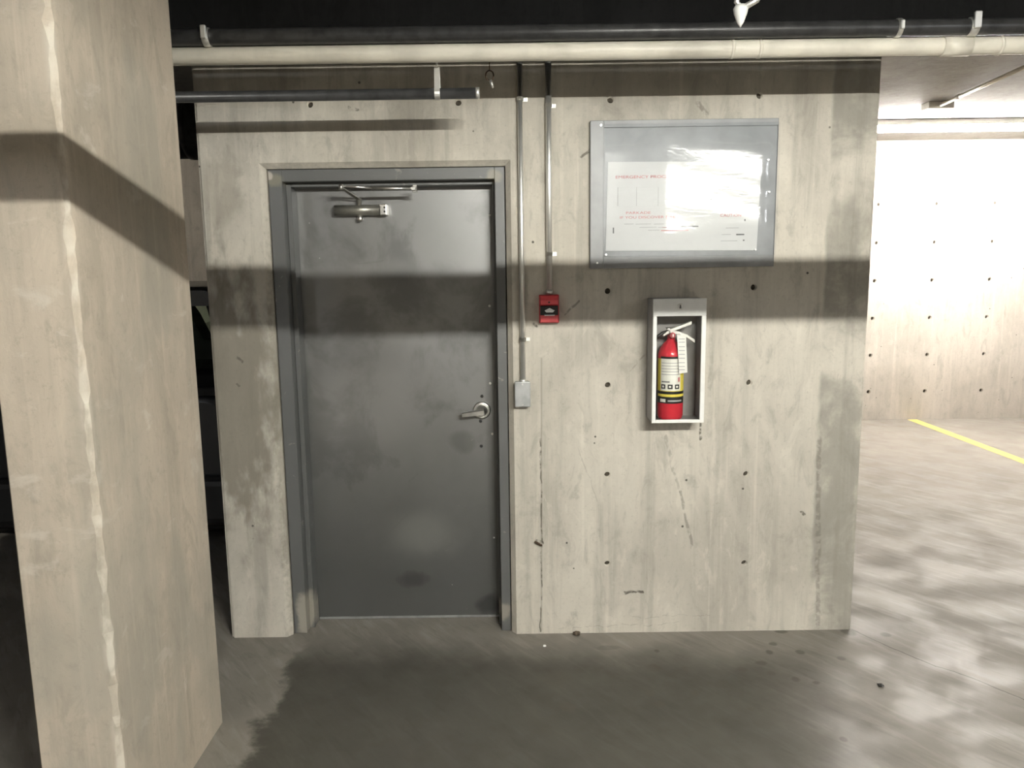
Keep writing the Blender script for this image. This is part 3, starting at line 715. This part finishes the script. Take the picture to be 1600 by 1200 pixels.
def words(s, x, y, x1, h, mat):
    p = at(*ztext(x, y + h / 2), SY); e = at(*ztext(x1, y), SY)
    text_mesh('lettering', s, h / 4.446 * .0028 * 1.35, mat, pp, (p.x, SY - .0022, p.z), 0.0, e.x - p.x)
words('EMERGENCY PROCEDURES', 272, 520, 760, 20, M_INK_R)
words('PARKADE', 345, 768, 515, 17, M_INK_R)
words('IF YOU DISCOVER FIRE :', 302, 800, 705, 17, M_INK_R)
words('CAUTION', 1000, 785, 1145, 20, M_INK_R)
def strip(x, y, x1, h, mat):
    a_ = at(*ztext(x, y + h / 2), SY); b_ = at(*ztext(x1, y - h / 2), SY)
    bx('print_line', (a_.x, SY - .0022, a_.z), (b_.x, SY - .0011, b_.z), mat, pp)
for a_ in [(335, 845, 400, 5), (412, 845, 520, 5), (540, 845, 610, 5), (630, 846, 672, 5), (440, 868, 560, 5), (570, 868, 700, 5), (500, 888, 580, 5),
           (1040, 872, 1130, 5), (1010, 918, 1075, 5), (1005, 962, 1120, 6), (1130, 640, 1200, 6)]: strip(*a_, M_INK_G)
for a_ in [(600, 868, 720, 6), (590, 890, 780, 7)]: strip(*a_, M_INK_R)
for a_ in [(720, 862, 850, 9), (932, 672, 945, 26), (1112, 918, 1168, 10), (1158, 958, 1170, 9), (1168, 818, 1178, 14), (255, 890, 264, 40)]: strip(*a_, M_INK_K)
for (x, y, x1, y1) in [(290, 590, 570, 720)]:       # faint outline of the floor plan
    for a_ in [(x, y, x1, 4), (x, y1, x1, 4)]: strip(*a_, M_INK_G)
    for xx in (x, 420, x1):
        a1 = at(*ztext(xx - 2, y1), SY); b1_ = at(*ztext(xx + 2, y), SY); bx('print_line', (a1.x, SY - .0022, a1.z), (b1_.x, SY - .0011, b1_.z), M_INK_G, pp)
# crinkled clear sheet, standing off the board in two loose folds
def profile(u):
    K = [(-.1, .0495), (0, .0365), (.37, .000), (.93, .038), (1.0, 0)]
    def lin(t):
        t = min(1, max(-.1, t))
        for (a, fa), (b, fb) in zip(K, K[1:]):
            if t <= b: return fa + (fb - fa) * (t - a) / (b - a)
        return 0
    return sum(lin(u + d) for d in (-.03, -.015, 0, .015, .03)) / 5
bm = B(); nx, nz = 36, 28; gv = []
for j in range(nz + 1):
    for i in range(nx + 1):
        u, v = i / nx, j / nz
        bl = math.sin(math.pi * u) * math.sin(math.pi * v)
        ru = profile(u)
        y = SY - .007 - ru * min(1, 5 * v) * min(1, 6 * (1 - v)) - .012 * (1 - v) * min(1, 7 * v) - .0018 * math.sin(8 * u + 4 * v + 1) * math.sin(6 * v - 3 * u) * min(1, 8 * u * (1 - u)) - .0012 * math.sin(26 * v + 9 * u) * u
        gv.append(bm.verts.new((ix0 + .002 + (ix1 - ix0 + .004) * u, y, iz0 + (iz1 - iz0 + .014) * v)))
for j in range(nz):
    for i in range(nx):
        f_ = bm.faces.new((gv[j * (nx + 1) + i], gv[j * (nx + 1) + i + 1], gv[(j + 1) * (nx + 1) + i + 1], gv[(j + 1) * (nx + 1) + i])); f_.smooth = True
obj('clear_sheet', bm, M_SHEET, nb)
for q in ((939, 196), (933, 411), (947, 398), (1180, 390), (1200, 250), (1201, 300)):
    p = at(*q, SY); cy('screw', (p.x, SY - .0075, p.z), (p.x, SY - .001, p.z), .0042, M_STEEL, nb, 10)

# ------------------------------------------------------------------ extinguisher cabinet and extinguisher
CY = -.146
k0, k1 = at(1019, 661.5, CY), at(1103, 466, CY)
CX0, CX1, CZ0, CZ1 = k0.x - .002, k1.x + .004, k0.z, k1.z
cab = tag(empty('extinguisher_cabinet', ((CX0 + CX1) / 2, 0, CZ0)), 'white-framed metal cabinet on the wall holding a fire extinguisher', 'cabinet')
t_ = .002
bm = B()
box(bm, (CX0 + .002, CY + .012, CZ0 + .002), (CX0 + .002 + t_, -.0005, CZ1 - .002)); box(bm, (CX1 - .002 - t_, CY + .012, CZ0 + .002), (CX1 - .002, -.0005, CZ1 - .002))
box(bm, (CX0 + .002, CY + .012, CZ0 + .002), (CX1 - .002, -.0005, CZ0 + .002 + t_)); box(bm, (CX0 + .002, CY + .012, CZ1 - .002 - t_), (CX1 - .002, -.0005, CZ1 - .002))
box(bm, (CX0 + .002, -.003, CZ0 + .002), (CX1 - .002, -.0005, CZ1 - .002)); obj('box_body', bm, M_CABI, cab)
wx0, wx1, wz0, wz1 = at(1026, 560, CY).x, at(1097, 560, CY).x, at(1060, 656, CY).z, at(1060, 494, CY).z
wx0 = CX0 + .0165; wx1 = CX1 - .0185
dr_ = empty('cabinet_door', (0, 0, 0)); dr_.parent = cab; dr_.location = Vector((CX0, CY, CZ0)) - wpos(cab)
bx('door_panel', (CX0, CY, wz1), (CX1, CY + .011, CZ1), M_CABW, dr_, .002, 2)
bx('door_stile', (CX0, CY, CZ0), (wx0, CY + .011, wz1), M_CABW, dr_, .002, 2); bx('door_stile', (wx1, CY, CZ0), (CX1, CY + .011, wz1), M_CABW, dr_, .002, 2)
bx('door_rail', (wx0, CY, CZ0), (wx1, CY + .011, wz0), M_CABW, dr_, .002, 2)
bx('window_pane', (wx0 - .004, CY + .0115, wz0 - .004), (wx1 + .004, CY + .0135, wz1 + .004), M_PANE, dr_)
lk = at(1063, 479, CY); bm = B(); lathe(bm, [(.0125, .001), (.0125, -.003), (.0095, -.005), (.0085, -.003), (.0, -.003)], (lk.x, CY, lk.z), 20, 'Y'); obj('cam_lock', bm, M_STEEL, dr_)
bx('key_slot', (lk.x - .0015, CY - .0045, lk.z - .007), (lk.x + .0015, CY - .0028, lk.z + .007), M_DSCREW, dr_)

EYY = -.078
ec0 = at(1029, 640, EYY - .045); ec1 = at(1070, 640, EYY - .045)
er = .0545; exx = CX0 + .004 + .006 + er + .026; ez = CZ0 + .006
fe = tag(empty('fire_extinguisher', (exx, EYY, ez)), 'red fire extinguisher with yellow-edged label inside the white cabinet', 'fire extinguisher')
def zz(py): return at(1048, py, EYY - er).z
zs = zz(556)        # shoulder start
ztop = zz(531)
bm = B(); lathe(bm, [(er * .80, ez), (er * .93, ez + .006), (er, ez + .018), (er, zs), (er * .95, zs + .012), (er * .82, zs + .030), (er * .62, zs + .046), (er * .42, zs + .056), (er * .30, zs + .064), (er * .27, zs + .085), (0, zs + .085)], (exx, EYY, 0), 36)
obj('cylinder', bm, M_EXT, fe)
def band(name, py0, py1, mat, a0, a1, par, dr=.0006):
    bm = B(); lathe(bm, [(er + dr, zz(py1)), (er + dr, zz(py0))], (exx, EYY, 0), 24, 'Z', math.radians(a0), math.radians(a1), False); return obj(name, bm, mat, par)
lb = band('label_yellow', 561, 612, M_YELLOW, -178, -2, fe)
band('label_white', 561, 611, M_LABEL, -148, -54, lb, .0012)
for p_ in (567, 571.5, 576, 580.5, 585): band('print_line', p_, p_ + 1.2, M_INK_G, -144, -62, lb, .0017)
for k in range(3):
    a = -144 + k * 31
    band('pictogram', 601, 608, M_BLACK, a, a + 21, lb, .0017); band('pictogram_inset', 603, 606, M_LABEL, a + 5, a + 15, lb, .0022)
band('print_mark', 596, 598, M_INK_K, -142, -105, lb, .0017); band('print_mark', 590, 597, M_INK_R, -68, -58, lb, .0017)
band('label_header', 557.5, 561, M_BLACK, -150, -40, lb, .0012)
band('black_band', 612, 616.5, M_BLACK, -190, 10, fe); band('yellow_band', 616.5, 620.5, M_YELLOW, -170, -12, fe, .0009)
bb = band('black_band', 616.5, 631, M_BLACK, -190, 10, fe, .0006)
band('maker_badge', 624, 629, M_LABEL, -150, -122, bb, .0012); band('maker_lettering', 625.5, 628, M_INK_G, -112, -45, bb, .0012)
# valve, handles, gauge, hose end and tag
vz = zs + .085
bm = B(); cyl(bm, (exx, EYY, vz - .004), (exx, EYY, vz + .030), .015, 16); box(bm, (exx - .022, EYY - .012, vz + .010), (exx + .020, EYY + .012, vz + .030), .003); obj('valve', bm, M_STEEL, fe)
def px3(px, py, y): return at(px, py, y)
hy = EYY - .02
def lever_bar(name, pts, hw, mat):
    bm = B(); rows = []
    for p in pts:
        p = Vector(p); rows.append([bm.verts.new(p + Vector((0, -hw, .0065))), bm.verts.new(p + Vector((0, hw, .0065))), bm.verts.new(p + Vector((0, hw, -.0065))), bm.verts.new(p + Vector((0, -hw, -.0065)))])
    for a_, b_ in zip(rows, rows[1:]):
        for k in range(4): bm.faces.new((a_[k], a_[(k + 1) % 4], b_[(k + 1) % 4], b_[k]))
    bm.faces.new(rows[0]); bm.faces.new(rows[-1][::-1]); bmesh.ops.bevel(bm, geom=bm.edges[:], offset=.0012, segments=1, affect='EDGES'); obj(name, bm, mat, fe)
lever_bar('squeeze_lever', [px3(1036, 523, hy), px3(1048, 516, hy), px3(1062, 511, hy), px3(1080, 504, hy)], .011, M_BRIGHT)
lever_bar('carry_handle', [px3(1044, 517, hy), px3(1060, 520, hy), px3(1073, 525, hy), px3(1085, 533, hy)], .011, M_BRIGHT)
bm = B(); tube(bm, [px3(1046, 517, hy), px3(1036, 520, hy - .008), px3(1029, 525, hy - .010), px3(1024, 529, hy - .004)], [.006, .0065, .007, .008], 10); obj('nozzle', bm, M_DSCREW, fe)
g_ = px3(1051, 524, EYY - .035); bm = B(); lathe(bm, [(.012, .014), (.0125, 0), (.0110, -.004), (.0, -.004)], (g_.x, EYY - .035, g_.z), 18, 'Y'); gg = obj('pressure_gauge', bm, plain('gauge rim', (.50, .12, .13), .35), fe)
bx('needle', (g_.x - .001, EYY - .0405, g_.z - .006), (g_.x + .004, EYY - .0388, g_.z + .006), M_WHITE, gg)
ta = [px3(*q, EYY - er - .006) for q in ((1058, 523), (1072, 525), (1074, 582), (1061, 584))]
bm = B(); f0 = [bm.verts.new(p) for p in ta]; f1 = [bm.verts.new(p + Vector((0, .0012, 0))) for p in ta]; bm.faces.new(f0); bm.faces.new(f1)
for i in range(4): bm.faces.new((f0[i], f0[(i + 1) % 4], f1[(i + 1) % 4], f1[i]))
tg = obj('inspection_tag', bm, M_LABEL, fe)
for k, p_ in enumerate((529, 534, 541, 547, 553, 559, 566, 572, 577)):
    a_, b_ = px3(1060.5, p_ + 1.4, EYY - er - .0062), px3(1070, p_, EYY - er - .0062); bx('print_line', (a_.x, EYY - er - .0072, a_.z), (b_.x, EYY - er - .0060, b_.z), M_INK_G, tg)
bm = B(); tube(bm, [px3(1064, 524, EYY - er - .006), px3(1060, 519, hy)], .001, 6); obj('tag_tie', bm, M_STEEL, fe)

# ------------------------------------------------------------------ floor marks and bits
a_, b_ = fl(1425, 655), fl(1600, 722)
x_m = (a_.x + b_.x) / 2
tag(bx('parking_line', (x_m - .05, -1.2, 0), (x_m + .05, YB - .02, .002), M_YLINE, loc=(x_m, -1.2, 0)), 'yellow painted parking line on the floor at the right', 'line marking')
def pebble(px, py, r, mat, name, label, sq=.6):
    p = fl(px, py); bm = B(); bmesh.ops.create_icosphere(bm, subdivisions=2, radius=r, matrix=Matrix.Translation((p.x, p.y, r * sq * .8)))
    for v in bm.verts:
        d = v.co - Vector((p.x, p.y, r * sq * .8)); d.z *= sq; d *= 1 + .35 * math.sin(d.x * 400 + 1.3) * math.cos(d.y * 330); v.co = Vector((p.x, p.y, r * sq * .8)) + d
        v.co.z = max(v.co.z, 0.0)
    tag(obj(name, bm, mat, loc=(p.x, p.y, 0)), label, 'stone')
pebble(901, 992, .016, M_STONE, 'pebble', 'small brown pebble at the foot of the wall')
pebble(851, 1010, .009, M_WHITE, 'paint_chip', 'tiny white chip lying on the floor by the wall', .4)
pebble(1376, 1072, .012, M_BLACK, 'black_pebble', 'tiny black bit lying on the bright floor right of the wall', .5)
wq = at(837, 846); ws = at(846, 852)
tag(obj('wire_stub', (lambda b: (tube(b, [(ws.x, .004, ws.z), (ws.x - .004, -.006, ws.z + .002), (wq.x + .004, -.012, wq.z - .001), (wq.x - .004, -.014, wq.z + .004)], [.006, .005, .006, .004], 8), b)[1])(B()), M_RUST, loc=(ws.x, 0, ws.z)), 'rusty bent wire stub sticking out of the wall near the door', 'wire')

# ------------------------------------------------------------------ parked car behind the pillar, seen from the rear
cpaint = plain('black car paint', (0.012, 0.013, 0.016), 0.22, 0.0, 0.6)
crub = plain('black rubber', (0.012, 0.012, 0.012), 0.8); cseat = plain('dark seat fabric', (0.03, 0.03, 0.032), 0.9)
ctail = plain('tail lamp red', (0.10, 0.006, 0.008), 0.25)
KX, KY = -2.40, 0.72
car = tag(empty('parked_car', (KX, KY, 0)), 'black car parked behind the pillar left of the door wall', 'car')
def loft(bm, secs, caps=True):
    rows = [[bm.verts.new(p) for p in s] for s in secs]; n = len(rows[0])
    for a_, b_ in zip(rows, rows[1:]):
        for k in range(n):
            f_ = bm.faces.new((a_[k], a_[(k + 1) % n], b_[(k + 1) % n], b_[k])); f_.smooth = True
    if caps: bm.faces.new(rows[0][::-1]); bm.faces.new(rows[-1])
def sect(y, hw, z0, z1, r):
    pts = []
    for sx_, sz_ in ((1, 0), (1, 1), (-1, 1), (-1, 0)):
        zc = z1 - r if sz_ else z0 + r * .5; rr = r if sz_ else r * .5
        a_s = {(1, 0): -90, (1, 1): 0, (-1, 1): 90, (-1, 0): 180}[(sx_, sz_)]
        for k in range(4):
            a = math.radians(a_s + 30 * k); pts.append((KX + sx_ * (hw - rr) + rr * math.cos(a), KY + y, zc + rr * math.sin(a)))
    return pts
bm = B(); loft(bm, [sect(.02, .84, .32, .98, .10), sect(.10, .90, .24, 1.12, .12), sect(.4, .93, .22, 1.16, .12), sect(2.4, .93, .22, 1.10, .12), sect(3.0, .93, .22, 1.04, .12), sect(4.1, .90, .22, .88, .14), sect(4.35, .80, .30, .74, .14)])
obj('car_body', bm, cpaint, car)
# greenhouse as roof and posts so that the glass can be seen through
def gh(y, z, hw): return [(KX - hw, KY + y, z), (KX + hw, KY + y, z)]
RZ = 1.595; BZ = 1.13
bm = B(); loft(bm, [sect(.20, .74, 1.49, 1.575, .03), sect(.42, .76, 1.525, RZ, .03), sect(1.4, .77, 1.545, RZ + .02, .03), sect(2.2, .73, 1.49, 1.55, .025)]); obj('roof', bm, cpaint, car)
for sx_ in (-1, 1):
    for (ya, yb, w_) in ((.10, .24, .10), (.95, .98, .06), (1.7, 1.72, .05), (3.0, 2.15, .06)):
        bm = B(); P = [(KX + sx_ * .90, KY + ya, BZ - .03), (KX + sx_ * .90, KY + ya + w_ * 1.6, BZ - .03), (KX + sx_ * .745, KY + yb + w_, 1.545), (KX + sx_ * .745, KY + yb, 1.545)]
        A0 = [bm.verts.new(p) for p in P]; A1 = [bm.verts.new((p[0] - sx_ * (.06 if ya < .2 else .03), p[1] + .01, p[2])) for p in P]
        bm.faces.new(A0); bm.faces.new(A1)
        for i in range(4): bm.faces.new((A0[i], A0[(i + 1) % 4], A1[(i + 1) % 4], A1[i]))
        obj('roof_post', bm, cpaint, car)
def pane(name, P):
    bm = B(); bm.faces.new([bm.verts.new(p) for p in P]); r = bmesh.ops.solidify(bm, geom=bm.faces[:], thickness=.004); obj(name, bm, M_CARGLASS, car)
pane('rear_window', [(KX - .84, KY + .12, BZ + .02), (KX + .84, KY + .12, BZ + .02), (KX + .69, KY + .25, 1.515), (KX - .69, KY + .25, 1.515)])
pane('windscreen', [(KX - .84, KY + 2.98, 1.06), (KX + .84, KY + 2.98, 1.06), (KX + .60, KY + 2.2, 1.515), (KX - .60, KY + 2.2, 1.515)])
for sx_ in (-1, 1):
    for ya, yb, za, zb in ((.22, .95, .34, .96), (1.04, 1.70, 1.04, 1.70), (1.78, 2.85, 1.78, 2.14)):
        pane('side_window', [(KX + sx_ * .885, KY + ya, BZ), (KX + sx_ * .885, KY + yb, BZ), (KX + sx_ * .735, KY + zb, 1.53), (KX + sx_ * .735, KY + za, 1.53)])
for sx_ in (-1, 1):
    for yy in (2.0,):
        bm = B(); box(bm, (KX + sx_ * .40 - .24, KY + yy, .55), (KX + sx_ * .40 + .24, KY + yy + .16, 1.22), .06, 3); st_ = obj('seat_back', bm, cseat, car)
        bm = B(); box(bm, (KX + sx_ * .40 - .13, KY + yy + .02, 1.20), (KX + sx_ * .40 + .13, KY + yy + .12, 1.40), .045, 3); obj('headrest', bm, cseat, st_)
sa = [at(*q, KY + .55) for q in ((276, 462), (297, 491), (318, 531))]
hs_ = [(p.x - KX, p.z) for p in sa]
bm = B(); prism(bm, [(KX + a, b) for a, b in hs_] + [(KX + .80, hs_[2][1] - .03), (KX + .80, .6), (KX - .80, .6), (KX - .80, hs_[2][1] - .03)] + [(KX - a, b) for a, b in hs_[::-1]], 'Y', KY + .55, KY + .70); obj('rear_seat', bm, cseat, car)
bx('rear_bumper', (KX - .88, KY - .04, .30), (KX + .88, KY + .14, .58), plain('black bumper plastic', (.015, .015, .016), .55), car, .05, 3)
bx('bumper_trim', (KX - .86, KY - .012, 1.02), (KX + .86, KY + .03, 1.06), crub, car, .006, 2)
for sx_ in (-1, 1): bx('tail_lamp', (KX + sx_ * .86 - .05, KY + .03, .76), (KX + sx_ * .86 + .05, KY + .12, 1.0), ctail, car, .03, 3)
for sx_ in (-1, 1):
    for yy in (.82, 3.55):
        w_ = empty('wheel', (0, 0, 0)); w_.parent = car; w_.location = Vector((KX + sx_ * .82, KY + yy, .33)) - wpos(car); c_w = Vector((KX + sx_ * .82, KY + yy, .33))
        bm = B(); rows = [(.20, -.10), (.29, -.105), (.325, -.085), (.33, 0), (.325, .085), (.29, .105), (.20, .10)]
        lathe(bm, rows, (0, 0, 0), 28); bmesh.ops.rotate(bm, verts=bm.verts[:], cent=(0, 0, 0), matrix=Matrix.Rotation(math.radians(90), 3, 'Y')); bmesh.ops.translate(bm, verts=bm.verts[:], vec=c_w); obj('tyre', bm, crub, w_)
        bm = B(); cyl(bm, c_w + Vector((-.085, 0, 0)), c_w + Vector((.085, 0, 0)), .205, 20); obj('rim', bm, M_ZINC, w_)
for sx_ in (-1, 1):
    bm = B(); box(bm, (KX + sx_ * 1.0 - .09, KY + 2.72, 1.08), (KX + sx_ * 1.0 + .09, KY + 2.80, 1.22), .03, 3); obj('wing_mirror', bm, cpaint, car)
# ventilation duct over the car
du = tag(empty('ventilation_duct', (-3.0, 2.6, 2.66)), 'dark round ventilation duct under the ceiling above the parked car', 'duct')
cy('duct_run', (-7.4, 2.2, 2.66), (-1.6, 2.2, 2.66), .20, M_BPIPE, du, 32)
for x in (-5, -3.6, -2.2): cy('joint_ring', (x - .02, 2.2, 2.66), (x + .02, 2.2, 2.66), .208, M_BPIPE, du, 32)
